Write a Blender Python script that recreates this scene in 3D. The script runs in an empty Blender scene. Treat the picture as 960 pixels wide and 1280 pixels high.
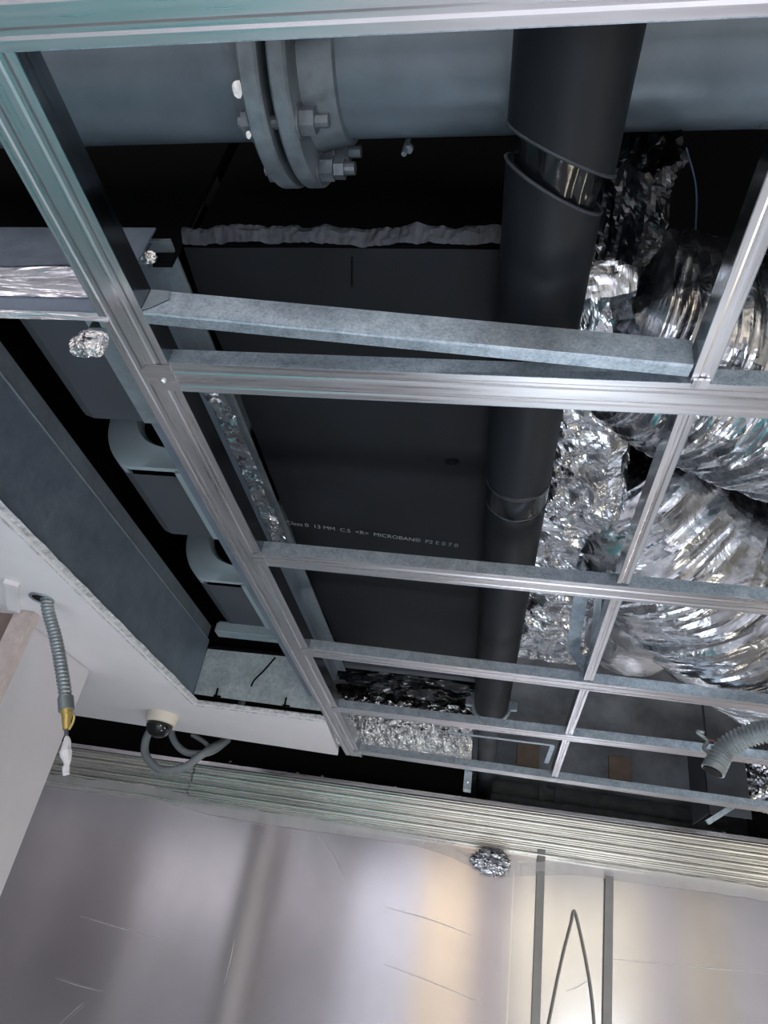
import bpy, bmesh, math, random
from mathutils import Vector, Matrix, noise
from math import sin, cos, pi, radians, sqrt, atan2
random.seed(7)
SC = bpy.context.scene
COL = SC.collection
# ------------------------------------------------------------------ camera
EYE = Vector((0, 0, 1.6))                       # camera 1.6 m above the floor, ceiling frame at 2.4 m
RC = Matrix(((0.98332897, 0.10132863, 0.15098561), (0.07106401, 0.55015153, -0.83203558), (-0.16737399, 0.82889433, 0.53377912)))
FPX = 869.53
cd = bpy.data.cameras.new('camera'); cam = bpy.data.objects.new('camera', cd); COL.objects.link(cam)
cd.sensor_fit = 'VERTICAL'; cd.sensor_height = 32.0; cd.lens = FPX / 1280 * 32.0
cd.clip_start = 0.02; cd.clip_end = 100
r_, d_, f_ = Vector(RC[0]), Vector(RC[1]), Vector(RC[2])
M = Matrix((r_, -d_, -f_)).transposed().to_4x4(); M.translation = EYE
cam.matrix_world = M
SC.camera = cam
# ------------------------------------------------------------------ world, lights, exposure
SC.view_settings.view_transform = 'Standard'; SC.view_settings.look = 'None'
SC.view_settings.gamma = 1; SC.view_settings.use_curve_mapping = False
SC.view_settings.exposure = 0.56
w = bpy.data.worlds.new('world'); SC.world = w; w.use_nodes = True
w.node_tree.nodes['Background'].inputs[0].default_value = (0.55, 0.62, 0.75, 1)
w.node_tree.nodes['Background'].inputs[1].default_value = 0.12
def area(name, loc, target, sx, sy, power, color, spread=180):
    l = bpy.data.lights.new(name, 'AREA'); l.shape = 'RECTANGLE'; l.size = sx; l.size_y = sy; l.energy = power; l.color = color; l.spread = radians(spread)
    o = bpy.data.objects.new(name, l); COL.objects.link(o); o.location = loc
    o.rotation_euler = (Vector(target) - Vector(loc)).to_track_quat('-Z', 'Y').to_euler()
    return o
area('hall_fill', (0.6, -1.5, 3.6), (0.6, -1.2, 0.0), 3.0, 1.2, 105, (0.92, 0.95, 1.0), 110)  # added, unseen overhead area light behind the viewer
area('rear_boards_fill', (-1.4, -1.3, 3.6), (-1.4, -2.6, 1.2), 9.0, 0.4, 190, (1.0, 0.95, 0.97))  # added, unseen light brightening the rear boards for their reflection
area('low_fill', (1.3, -0.9, 0.5), (0.1, 1.6, 2.6), 0.7, 0.5, 15, (0.80, 0.90, 1.0))  # added, unseen low light to bring out highlights on the foil
area('upward_fill', (0.3, 2.5, 0.15), (0.45, 2.0, 2.6), 0.8, 0.5, 10, (0.84, 0.93, 1.0))  # added, unseen upward light for the undersides of ducts and channels
area('warm_fill', (3.0, 2.6, 0.4), (1.4, 3.6, 2.4), 0.6, 0.5, 16, (1.0, 0.92, 0.74))  # added, unseen warm light that tints the far channels and trim

# ------------------------------------------------------------------ helpers
def ray(px, py):
    return RC.transposed() @ Vector(((px - 480) / FPX, (py - 640) / FPX, 1.0))
def atz(px, py, z):
    d = ray(px, py); return EYE + d * (z / d.z)
def aty(px, py, y):
    d = ray(px, py); return EYE + d * (y / d.y)
ROOT = {}
def link(o, parent=None):
    COL.objects.link(o)
    if parent is not None: o.parent = parent
    return o
def wloc(o):
    v = Vector((0, 0, 0))
    while o is not None:
        v += o.location; o = o.parent
    return v
def thing(name, label, cat, loc=(0, 0, 0), group=None):
    o = bpy.data.objects.new(name, None); o.empty_display_size = 0.05
    link(o); o.location = loc; tag(o, label, cat, group); return o
def tag(o, label=None, cat=None, group=None, kind=None):
    if label: o['label'] = label
    if cat: o['category'] = cat
    if group: o['group'] = group
    if kind: o['kind'] = kind
    return o
def mk(name, verts, faces, mat, parent=None, smooth=False, kind=None, origin=None, auto=None):
    """one mesh object; verts are world coordinates"""
    off = wloc(parent) if parent is not None else (Vector(origin) if origin is not None else sum((Vector(v) for v in verts), Vector()) / max(1, len(verts)))
    me = bpy.data.meshes.new(name)
    me.from_pydata([tuple(Vector(v) - off) for v in verts], [], faces)
    bm = bmesh.new(); bm.from_mesh(me)
    bmesh.ops.recalc_face_normals(bm, faces=bm.faces)
    if auto is not None:
        for e in bm.edges:
            if len(e.link_faces) == 2 and e.calc_face_angle(0) > auto: e.smooth = False
        smooth = True
    for f in bm.faces: f.smooth = smooth
    bm.to_mesh(me); bm.free()
    me.materials.append(mat)
    o = bpy.data.objects.new(name, me); link(o, parent)
    if parent is None: o.location = off
    if kind: o['kind'] = kind
    return o
class MB:
    def __init__(s): s.v = []; s.f = []
    def add(s, vf):
        n = len(s.v); s.v += [Vector(q) for q in vf[0]]; s.f += [tuple(i + n for i in f) for f in vf[1]]; return s
    def build(s, name, mat, parent=None, **k): return mk(name, s.v, s.f, mat, parent, **k)
def boxg(x0, x1, y0, y1, z0, z1, b=0.0):
    if b <= 0:
        v = [(x, y, z) for z in (z0, z1) for y in (y0, y1) for x in (x0, x1)]
        return v, [(0, 1, 3, 2), (4, 6, 7, 5), (0, 4, 5, 1), (1, 5, 7, 3), (3, 7, 6, 2), (2, 6, 4, 0)]
    bm = bmesh.new(); bmesh.ops.create_cube(bm, size=1)
    for q in bm.verts: q.co = Vector(((x0 + x1) / 2 + q.co.x * (x1 - x0), (y0 + y1) / 2 + q.co.y * (y1 - y0), (z0 + z1) / 2 + q.co.z * (z1 - z0)))
    bmesh.ops.bevel(bm, geom=list(bm.edges), offset=b, segments=2, affect='EDGES')
    v = [q.co.copy() for q in bm.verts]; bm.verts.index_update(); f = [tuple(q.index for q in g.verts) for g in bm.faces]; bm.free(); return v, f
def box(name, x0, x1, y0, y1, z0, z1, mat, parent=None, b=0.0, **k):
    v, f = boxg(x0, x1, y0, y1, z0, z1, b); return mk(name, v, f, mat, parent, **k)
def loft(rings, closed=True, caps=True):
    n = len(rings[0]); v = [p for r in rings for p in r]; f = []
    for i in range(len(rings) - 1):
        for j in range(n if closed else n - 1):
            a = i * n + j; b_ = i * n + (j + 1) % n; f.append((a, b_, b_ + n, a + n))
    if caps and closed: f.append(tuple(range(n - 1, -1, -1))); f.append(tuple(range((len(rings) - 1) * n, len(rings) * n)))
    return v, f
def thick(profile, t):
    """open 2-D polyline -> closed outline of thickness t (to the left of travel)"""
    P = [Vector((p[0], p[1])) for p in profile]; out = []
    for i, p in enumerate(P):
        a = (P[i] - P[i - 1]).normalized() if i else (P[1] - P[0]).normalized()
        b_ = (P[i + 1] - P[i]).normalized() if i < len(P) - 1 else a
        n = Vector((-(a.y + b_.y), a.x + b_.x))
        n = n.normalized() if n.length > 1e-6 else Vector((-a.y, a.x))
        c = max(0.35, n.dot(Vector((-b_.y, b_.x)))); out.append(p + n * (t / c))
    return [tuple(p) for p in P] + [tuple(p) for p in reversed(out)]
def extr(profile, P, Q, up=(0, 0, 1), side=None, nseg=1, wob=None):
    """closed 2-D profile (u,v) swept from P to Q; u along side, v along up"""
    P, Q, up = Vector(P), Vector(Q), Vector(up); d = (Q - P).normalized()
    sd = Vector(side) if side else d.cross(up).normalized()
    rings = []
    for i in range(nseg + 1):
        c = P.lerp(Q, i / nseg)
        r = [c + sd * u + up * v for u, v in profile]
        if wob: r = [q + wob(q) for q in r]
        rings.append(r)
    return loft(rings)
def frame(path):
    T = []
    for i in range(len(path)):
        a = path[max(0, i - 1)]; b_ = path[min(len(path) - 1, i + 1)]; T.append((b_ - a).normalized())
    n = T[0].orthogonal().normalized(); out = []
    for t in T:
        n = (n - t * n.dot(t)).normalized(); out.append((t, n, t.cross(n)))
    return out
def tubeg(path, rad, n=16, rfn=None, caps=True):
    path = [Vector(p) for p in path]; F = frame(path); rings = []
    for i, (p, (t, a, b_)) in enumerate(zip(path, F)):
        r = rad(i / (len(path) - 1)) if callable(rad) else rad
        ring = []
        for j in range(n):
            th = 2 * pi * j / n; rr = r + (rfn(i, th, p) if rfn else 0)
            ring.append(p + a * (cos(th) * rr) + b_ * (sin(th) * rr))
        rings.append(ring)
    return loft(rings, True, caps)
def catmull(pts, n):
    P = [Vector(p) for p in pts]; P = [2 * P[0] - P[1]] + P + [2 * P[-1] - P[-2]]; out = []
    for i in range(1, len(P) - 2):
        for k in range(n):
            t = k / n; a, b_, c, d = P[i - 1:i + 3]
            out.append(0.5 * ((2 * b_) + (c - a) * t + (2 * a - 5 * b_ + 4 * c - d) * t * t + (3 * b_ - a - 3 * c + d) * t ** 3))
    out.append(P[-2]); return out
def rid(p): return 1 - abs(noise.noise(p)) * 2
def crumple(p, s):
    p = Vector(p)
    q = p * s + Vector((noise.noise(p * s * 0.7), noise.noise(p * s * 0.7 + Vector((9, 3, 1))), noise.noise(p * s * 0.7 + Vector((2, 8, 5))))) * 0.8
    return rid(q) * 0.55 + rid(q * 2.1 + Vector((3, 1, 7))) * 0.3 + rid(q * 4.3 + Vector((5, 5, 2))) * 0.15
def blob(c, rx, ry, rz, n, fn):
    """closed lump, radius scaled by fn(direction)"""
    bm = bmesh.new(); bmesh.ops.create_icosphere(bm, subdivisions=n, radius=1)
    for q in bm.verts:
        d = q.co.normalized(); k = fn(d); q.co = Vector(c) + Vector((d.x * rx, d.y * ry, d.z * rz)) * k
    v = [q.co.copy() for q in bm.verts]; bm.verts.index_update(); f = [tuple(q.index for q in g.verts) for g in bm.faces]; bm.free(); return v, f
def grid(nu, nv, fn):
    v = [fn(i / nu, j / nv) for i in range(nu + 1) for j in range(nv + 1)]
    f = [(i * (nv + 1) + j, (i + 1) * (nv + 1) + j, (i + 1) * (nv + 1) + j + 1, i * (nv + 1) + j + 1) for i in range(nu) for j in range(nv)]
    return v, f

# ------------------------------------------------------------------ materials
class N:
    def __init__(s, name):
        s.m = bpy.data.materials.new(name); s.m.use_nodes = True; s.t = s.m.node_tree; s.b = s.t.nodes['Principled BSDF']; s.tc = None
    def n(s, typ, **k):
        q = s.t.nodes.new(typ)
        for a, v in k.items():
            if a.startswith('i_'): q.inputs[a[2:].replace('_', ' ')].default_value = v
            else: setattr(q, a, v)
        return q
    def l(s, a, b): s.t.links.new(a, b)
    def co(s, scale=(1, 1, 1), rot=(0, 0, 0)):
        if s.tc is None:
            s.tc = s.n('ShaderNodeNewGeometry')
        mp = s.n('ShaderNodeMapping'); mp.inputs['Scale'].default_value = scale; mp.inputs['Rotation'].default_value = rot
        s.l(s.tc.outputs['Position'], mp.inputs['Vector']); return mp.outputs[0]
    def noi(s, scale, detail=4, rough=0.55, st=(1, 1, 1), rot=(0, 0, 0), dist=0):
        q = s.n('ShaderNodeTexNoise'); q.inputs['Scale'].default_value = scale; q.inputs['Detail'].default_value = detail
        q.inputs['Roughness'].default_value = rough; q.inputs['Distortion'].default_value = dist; s.l(s.co(st, rot), q.inputs['Vector']); return q.outputs['Fac']
    def vor(s, scale, st=(1, 1, 1), feat='F1', out='Distance'):
        q = s.n('ShaderNodeTexVoronoi'); q.feature = feat; q.inputs['Scale'].default_value = scale; s.l(s.co(st), q.inputs['Vector']); return q.outputs[out]
    def ramp(s, fac, stops):
        q = s.n('ShaderNodeValToRGB'); e = q.color_ramp.elements
        while len(e) < len(stops): e.new(0.5)
        for k, (p, c) in zip(e, stops): k.position = p; k.color = (c if len(c) == 4 else tuple(c) + (1,))
        s.l(fac, q.inputs[0]); return q.outputs[0]
    def vals(s, fac, a, b, lo=0.3, hi=0.7):
        q = s.n('ShaderNodeMapRange'); q.inputs[1].default_value = lo; q.inputs[2].default_value = hi; q.inputs[3].default_value = a; q.inputs[4].default_value = b
        s.l(fac, q.inputs[0]); return q.outputs[0]
    def mixc(s, fac, a, b):
        q = s.n('ShaderNodeMix'); q.data_type = 'RGBA'
        s.l(fac, q.inputs[0]) if not isinstance(fac, float) else setattr(q.inputs[0], 'default_value', fac)
        for x, i in ((a, 6), (b, 7)):
            if isinstance(x, tuple): q.inputs[i].default_value = x + (1,)
            else: s.l(x, q.inputs[i])
        return q.outputs[2]
    def bump(s, h, strength, dist=0.01, prev=None):
        q = s.n('ShaderNodeBump'); q.inputs['Strength'].default_value = strength; q.inputs['Distance'].default_value = dist
        s.l(h, q.inputs['Height'])
        if prev is not None: s.l(prev, q.inputs['Normal'])
        s.l(q.outputs[0], s.b.inputs['Normal']); return q.outputs[0]
    def set(s, **k):
        for a, v in k.items():
            i = s.b.inputs[a.replace('_', ' ')]
            if isinstance(v, tuple) and len(v) == 3: v = v + (1,)
            if isinstance(v, (int, float, tuple)): i.default_value = v
            else: s.l(v, i)
        return s
def m_galv(name, c0, c1, scale=90, rough=(0.3, 0.5), metal=0.85, bump=0.05, cell=0.25):
    s = N(name); v = s.vor(scale, out='Color'); g = s.n('ShaderNodeSeparateColor'); s.l(v, g.inputs[0])
    nz = s.noi(scale * 0.8, 6, 0.75, dist=0.6); n2 = s.noi(scale * 0.12, 4, 0.6)
    q = s.n('ShaderNodeMath', operation='MULTIPLY'); q.inputs[1].default_value = cell; s.l(g.outputs[0], q.inputs[0])
    mx = s.n('ShaderNodeMath', operation='ADD'); s.l(q.outputs[0], mx.inputs[0]); s.l(nz, mx.inputs[1])
    m2 = s.n('ShaderNodeMath', operation='ADD'); s.l(mx.outputs[0], m2.inputs[0]); s.l(n2, m2.inputs[1])
    c = s.ramp(s.vals(m2.outputs[0], 0, 1, 0.62 + cell * 0.5, 1.38 + cell * 0.5), [(0.1, c0), (0.9, c1)])
    s.set(Base_Color=c, Metallic=metal, Roughness=s.vals(nz, rough[0], rough[1]))
    s.bump(s.noi(300, 2), bump, 0.002); return s.m
def m_brushed(name, c, axis=0, rough=0.25, var=0.25, metal=0.95):
    s = N(name); st = [60, 60, 60]; st[axis] = 1.2
    a = s.noi(2.0, 4, 0.6, st=tuple(st)); st2 = [6, 6, 6]; st2[axis] = 1.0
    b = s.noi(2.2, 3, 0.6, st=tuple(st2))
    dark = tuple(x * (1 - var) for x in c)
    s.set(Base_Color=s.mixc(s.vals(b, 0, 1, 0.35, 0.7), c, dark), Metallic=metal, Roughness=s.vals(a, rough * 0.7, rough * 1.5))
    s.bump(a, 0.04, 0.002); return s.m
def m_plain(name, c, rough=0.6, metal=0.0, var=0.12, scale=8, bump=0.05, bs=60, spec=0.5):
    s = N(name); n_ = s.noi(scale, 5, 0.6)
    s.set(Base_Color=s.mixc(s.vals(n_, 0, 1), tuple(x * (1 - var) for x in c), tuple(min(1, x * (1 + var)) for x in c)), Metallic=metal, Roughness=s.vals(n_, rough * 0.9, min(1, rough * 1.1)))
    s.b.inputs['Specular IOR Level'].default_value = spec
    if bump: s.bump(s.noi(bs, 4), bump, 0.005)
    return s.m
def m_foil(name, c=(0.80, 0.82, 0.86), rough=0.2, sc=22, b=0.5, st=(1, 1, 1)):
    s = N(name)
    v1 = s.noi(sc, 3, 0.5, st=st, dist=1.2); v2 = s.vor(sc * 3.2, st=st); v3 = s.noi(sc * 6, 2, 0.5, dist=0.6)
    p = s.bump(v1, b, 0.03); p = s.bump(v2, b * 0.5, 0.006, p); s.bump(v3, b * 0.25, 0.003, p)
    s.set(Base_Color=s.mixc(s.vals(s.noi(9, 3), 0, 1), c, tuple(x * 0.8 for x in c)), Metallic=1.0, Roughness=s.vals(s.noi(30, 3), rough * 0.7, rough * 1.5)); return s.m

SPANGLE = m_galv('galvanised_spangle', (0.25, 0.31, 0.37), (0.52, 0.60, 0.67), 260, (0.32, 0.5), 0.75)
SPANGLE_B = m_galv('bright_spangle', (0.38, 0.46, 0.48), (0.68, 0.76, 0.77), 85, (0.4, 0.55), 0.45)
GALV_D = m_galv('dull_galvanised_lining', (0.13, 0.165, 0.215), (0.22, 0.265, 0.325), 40, (0.45, 0.6), 0.55, 0.05, 0.08)
GALV_G = m_galv('grey_galvanised', (0.22, 0.26, 0.30), (0.34, 0.39, 0.43), 90, (0.4, 0.55), 0.7, 0.05, 0.12)
FLANGE_X = m_brushed('rolled_steel_x', (0.64, 0.63, 0.66), 0, 0.3, 0.2)
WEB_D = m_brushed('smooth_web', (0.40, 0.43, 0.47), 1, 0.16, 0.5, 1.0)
FLANGE_Y = m_brushed('rolled_steel_y', (0.64, 0.63, 0.66), 1, 0.3, 0.2)
FOIL = m_foil('crinkled_foil', (0.60, 0.62, 0.66), 0.24, 11, 0.28); FOIL_LONG = m_foil('long_creased_foil', (0.90, 0.92, 0.95), 0.2, 30, 0.4, (0.15, 1, 1)); FOIL_FINE = m_foil('fine_foil', (0.86, 0.87, 0.88), 0.24, 34, 0.6)
FOIL_FLEX = m_foil('flex_duct_foil', (0.56, 0.58, 0.62), 0.22, 10, 0.22)
FOIL_SOFT = m_foil('smooth_foil', (0.66, 0.66, 0.69), 0.34, 8, 0.25)
RUBBER = m_plain('black_rubber', (0.0055, 0.0075, 0.0108), 0.55, 0, 0.25, 5, 0.08, 90, 0.3)
RUBBER2 = m_plain('black_rubber_sheet', (0.0050, 0.0066, 0.0095), 0.6, 0, 0.4, 4, 0.06, 40, 0.25)
RUBBER_EDGE = m_plain('cut_rubber_edge', (0.023, 0.029, 0.037), 0.6, 0, 0.45, 30, 0.3, 60)
TAPE = m_plain('black_tape', (0.005, 0.006, 0.008), 0.2, 0, 0.2, 12, 0.25, 25)
BLACK = m_plain('black_paint', (0.0018, 0.0021, 0.0027), 0.6, 0, 0.2, 6, 0.03, 60, 0.12)
CONC = m_plain('dark_concrete', (0.34, 0.37, 0.41), 0.85, 0, 0.5, 3, 0.25, 18, 0.2)
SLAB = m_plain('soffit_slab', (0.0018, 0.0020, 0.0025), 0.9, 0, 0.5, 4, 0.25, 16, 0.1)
WPIPE = m_plain('dusty_pipe', (0.26, 0.29, 0.32), 0.6, 0, 0.3, 14)
BROWN = m_plain('brown_patch', (0.34, 0.26, 0.21), 0.8, 0, 0.2, 12)
WHITE = m_plain('white_ceiling_paint', (0.78, 0.755, 0.79), 0.55, 0, 0.03, 6, 0.03, 40)
PLASTER = m_plain('broken_plaster', (0.45, 0.46, 0.48), 0.9, 0, 0.45, 45, 0.6, 45)
PART_W = m_plain('satin_partition', (0.68, 0.66, 0.69), 0.32, 0.25, 0.05, 3, 0.02)
BEIGE = m_plain('beige_board', (0.56, 0.48, 0.46), 0.5, 0, 0.14, 30, 0.05)
BROWN_W = m_plain('brown_wood', (0.23, 0.17, 0.15), 0.5, 0, 0.2, 8)
SCROLL = m_plain('pale_plastic', (0.29, 0.36, 0.39), 0.4, 0, 0.08, 5, 0.02)
PLATE = m_plain('grey_plate', (0.072, 0.080, 0.096), 0.5, 0.2, 0.08, 6, 0.03)
PIPE = m_plain('grey_pipe_paint', (0.105, 0.138, 0.168), 0.36, 0.1, 0.18, 9, 0.12, 70)
FLG = m_plain('worn_grey_flange', (0.12, 0.147, 0.168), 0.45, 0.2, 0.35, 18, 0.25, 60)
BOLT = m_plain('zinc_bolt', (0.13, 0.15, 0.17), 0.4, 0.5, 0.3, 40, 0.2, 80)
SCREW = m_plain('bright_screw', (0.75, 0.78, 0.80), 0.25, 0.9, 0.1, 40, 0)
CHIP = m_plain('white_chip', (0.78, 0.80, 0.80), 0.7, 0, 0.1, 40)
CONDUIT = m_plain('grey_flex_conduit', (0.30, 0.34, 0.36), 0.35, 0.5, 0.1, 20, 0.03)
CABLE = m_plain('grey_cable_sleeve', (0.20, 0.225, 0.24), 0.5, 0, 0.1, 20, 0.03)
BRASS = m_plain('yellow_brass', (0.62, 0.47, 0.16), 0.35, 0.6, 0.2, 30)
WTAPE = m_plain('white_tape', (0.80, 0.80, 0.84), 0.5, 0, 0.1, 40, 0.4, 60)
CREAM = m_plain('cream_plastic', (0.74, 0.68, 0.58), 0.4, 0, 0.04, 10, 0)
DOME = m_plain('black_dome', (0.01, 0.011, 0.013), 0.08, 0, 0.1, 10, 0)
FLOORM = m_plain('hall_floor', (0.50, 0.49, 0.51), 0.5, 0, 0.06, 2, 0.02)
TEAL = m_plain('added_teal_sheet', (0.17, 0.50, 0.50), 0.45, 0, 0.06, 2, 0.02)
PRINT = m_plain('pale_print', (0.24, 0.26, 0.28), 0.7, 0, 0.1, 20, 0)
BLUEW = m_plain('blue_wire', (0.05, 0.10, 0.16), 0.5, 0, 0.1, 20, 0)

# steel wall sheet: satin, smeared vertically by its brushing
def m_steel(name, c, rough, aniso):
    s = N(name); a = s.noi(2.0, 4, 0.6, st=(70, 70, 1.0)); sc = s.noi(5.0, 3, 0.6)
    s.set(Base_Color=s.mixc(s.vals(sc, 0, 1), c, tuple(x * 0.93 for x in c)), Metallic=1.0, Roughness=s.vals(a, rough * 0.9, rough * 1.1), Anisotropic=aniso, Anisotropic_Rotation=0.25)
    tg = s.n('ShaderNodeTangent'); tg.direction_type = 'RADIAL'; tg.axis = 'Z'; s.l(tg.outputs[0], s.b.inputs['Tangent'])
    return s.m
STEEL = m_steel('satin_steel', (0.74, 0.72, 0.74), 0.17, 0.75)
RIB = m_brushed('bright_rib', (0.84, 0.83, 0.78), 0, 0.26, 0.2, 0.9)
# translucent protective film
def m_film(name, alpha, c):
    s = N(name); tr = s.n('ShaderNodeBsdfTransparent'); mx = s.n('ShaderNodeMixShader')
    f = s.vals(s.noi(4, 3, 0.6, st=(1, 1, 0.3)), alpha * 0.75, min(1, alpha * 1.2)); s.l(f, mx.inputs[0])
    s.set(Base_Color=c, Roughness=0.35); s.bump(s.noi(7, 3, 0.6, st=(1, 1, 0.4)), 0.008, 0.02)
    s.l(tr.outputs[0], mx.inputs[1]); s.l(s.b.outputs[0], mx.inputs[2]); s.l(mx.outputs[0], s.t.nodes['Material Output'].inputs[0]); return s.m
FILM = m_film('film', 0.15, (0.72, 0.70, 0.73)); FILM_F = m_film('film_fold', 0.4, (0.72, 0.71, 0.73))

# ================================================================== SETTING
G = 2.4                                              # underside of the ceiling frame
WY = 4.12                                            # steel wall
box('floor', -7, 6, -2.6, 5.2, -0.1, 0, FLOORM, kind='structure')
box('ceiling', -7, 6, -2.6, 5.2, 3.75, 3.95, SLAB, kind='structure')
# concrete wall beyond the void
wb = box('wall_back', -7, 6, 5.0, 5.2, 0, 3.75, CONC, kind='structure')
for px, py, r in ((775, 961, 11), (660, 945, 11)):
    a = aty(px, py, 4.99); s_ = 0.075
    mk('patch', *boxg(a.x - s_, a.x + s_, 4.975, 5.0, a.z - s_, a.z + s_), BROWN, wb)
# rear hall wall; unseen toned boards added to reflect as bands in steel
wr = box('wall_rear', -7, 6, -2.6, -2.5, 0, 3.75, m_plain('rear_plaster', (0.45, 0.44, 0.46), 0.7), kind='structure')
tone = {'d': m_plain('added_mauve_board', (0.16, 0.14, 0.15), 0.6), 'm': m_plain('added_mauve_grey_board', (0.34, 0.32, 0.34), 0.6), 'l': m_plain('added_pale_board', (0.66, 0.65, 0.68), 0.6),
        'b': m_plain('added_cool_white_board', (0.56, 0.58, 0.64), 0.6), 'p': m_plain('added_peach_board', (0.62, 0.50, 0.34), 0.6), 'c': m_plain('added_cream_board', (0.50, 0.46, 0.34), 0.6)}
for x0, x1, t in ((-6.9, -5.85, 'm'), (-5.8, -4.7, 'd'), (-4.65, -2.75, 'l'), (-2.7, -1.68, 'm'), (-1.65, -0.74, 'b'), (-0.70, 0.0, 'p'), (0.03, 0.48, 'd'), (0.52, 2.2, 'c'), (2.22, 2.62, 'm'), (2.65, 3.2, 'c'), (3.23, 5.8, 'b')):
    mk('panel', *boxg(x0, x1, -2.5, -2.46, 0.05, 3.6), tone[t], wr)
box('wall_right', 4.3, 4.45, -2.5, 5.0, 0, 3.75, m_plain('cream_wall', (0.52, 0.50, 0.42), 0.7), kind='structure')
te = box('tint_sheet', -3.6, -0.8, 0.4, 2.5, 0.0, 0.004, TEAL); tag(te, 'unseen teal sheet added on the hall floor for its reflection in the frame', 'sheet')  # unseen sheet, added to put teal reflections into the channels

# ------------------------------------------------------------------ white ceiling with its long opening
wc = thing('ceiling', None, None, (-1.6, 2.5, G)); wc['kind'] = 'structure'
T = 0.022
def slab_poly(name, pts, mat, z0, z1, parent): return mk(name, *loft([[Vector((x, y, z0)) for x, y in pts], [Vector((x, y, z1)) for x, y in pts]]), mat, parent)
mb = MB()
HX0, HX1, HY = -1.264, -0.69, 2.905
mb.add(loft([[Vector((x, y, z)) for x, y in ((-4.5, -2.0), (HX0, -2.0), (HX0, HY), (-4.5, HY))] for z in (G, G + T)]))
mb.add(loft([[Vector((x, y, z)) for x, y in ((-4.5, HY), (HX1 + 0.015, HY), (-0.70, 3.40), (-0.715, 3.49), (-2.06, 3.385), (-4.5, 3.36))] for z in (G, G + T)]))
mb.build('plasterboard', WHITE, wc)
# ragged plaster edges round the opening
def ragged(P, Q, wv, name):
    P, Q, wv = Vector(P), Vector(Q), Vector(wv); n = 90
    def fn(u, v):
        p = P.lerp(Q, u); k = noise.noise(p * 23) * 0.5 + noise.noise(p * 60) * 0.4
        q = p + wv * (v * (1 + 0.35 * k)); q.z += -0.003 + 0.018 * v + 0.004 * noise.noise(Vector((p.x * 80, p.y * 80, v * 9))); return q
    return mk(name, *grid(n, 4, fn), PLASTER, wc)
ragged((HX0 - 0.012, -1.0, G), (HX0 - 0.012, HY, G), (0.028, 0, 0), 'broken_edge')
ragged((HX0, HY + 0.012, G), (HX1 + 0.01, HY + 0.012, G), (0, -0.03, 0), 'broken_edge')

# ------------------------------------------------------------------ left partition below the ceiling
wl = thing('wall_left', None, None, (-1.7, 2.3, 0)); wl['kind'] = 'structure'
box('panel', -1.72, -1.615, 2.13, 2.60, 0, G, PART_W, wl, b=0.006)
box('edge_board', -1.61, -1.535, 2.02, 2.06, 0, G, BEIGE, wl, b=0.003)
box('side_panel', -1.78, -1.61, 2.065, 2.12, 0, G, BROWN_W, wl)
mk('lintel', *loft([[Vector((x, y, z)) for x, y in ((-1.50, 1.78), (-1.46, 1.80), (-1.585, 2.02), (-1.62, 2.0))] for z in (G - 0.014, G)]), WHITE, wl)

# ------------------------------------------------------------------ steel wall with ribbed trim and film
wf = thing('wall_front', None, None, (0, WY, 0)); wf['kind'] = 'structure'
box('steel_panel', -3.6, 0.20, WY, WY + 0.03, 0, 2.36, STEEL, wf)
box('steel_panel', 0.20, 4.2, WY - 0.004, WY + 0.026, 0, 2.36, STEEL, wf)
tr = thing('trim_1', None, None, (0, WY, G - 0.15)); tr['kind'] = 'structure'
JX = -1.67
for x0, x1 in ((-3.6, JX), (JX + 0.006, 4.2)):
    dz = 0.0 if x0 < -2 else 0.004
    mk('top_ledge', *boxg(x0, x1, WY - 0.05, WY + 0.09, G - 0.022 + dz, G + dz, 0.003), FLANGE_X, tr)
    z = G - 0.022; k = 0
    while z > G - 0.235:
        h = (0.014, 0.021, 0.016, 0.024, 0.018)[k % 5]; dep = (0.030, 0.040, 0.034, 0.044, 0.036)[k % 5] - 0.0006 * k
        prof = [(0, z), (-dep * 0.8, z - 0.001), (-dep, z - h * 0.3), (-dep * 0.92, z - h * 0.62), (-dep * 0.62, z - h * 0.8), (-dep * 0.6, z - h), (0, z - h)]
        nseg = 40
        rings = []
        for i in range(nseg + 1):
            x = x0 + (x1 - x0) * i / nseg; wv = 0.0016 * noise.noise(Vector((x * 1.6, k * 3.1, 0)))
            rings.append([Vector((x, WY + u + wv, v + dz + wv)) for u, v in prof])
        mk('rib', *loft(rings), RIB, tr, auto=0.6); z -= h; k += 1
FT = [(60, 968), (90, 972), (200, 985), (260, 1003), (350, 1018), (440, 1030), (520, 1041), (570, 1057), (605, 1075), (641, 1080)]
FT2 = [(641, 1078), (720, 1077), (800, 1088), (880, 1098), (960, 1110), (1060, 1122)]
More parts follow.
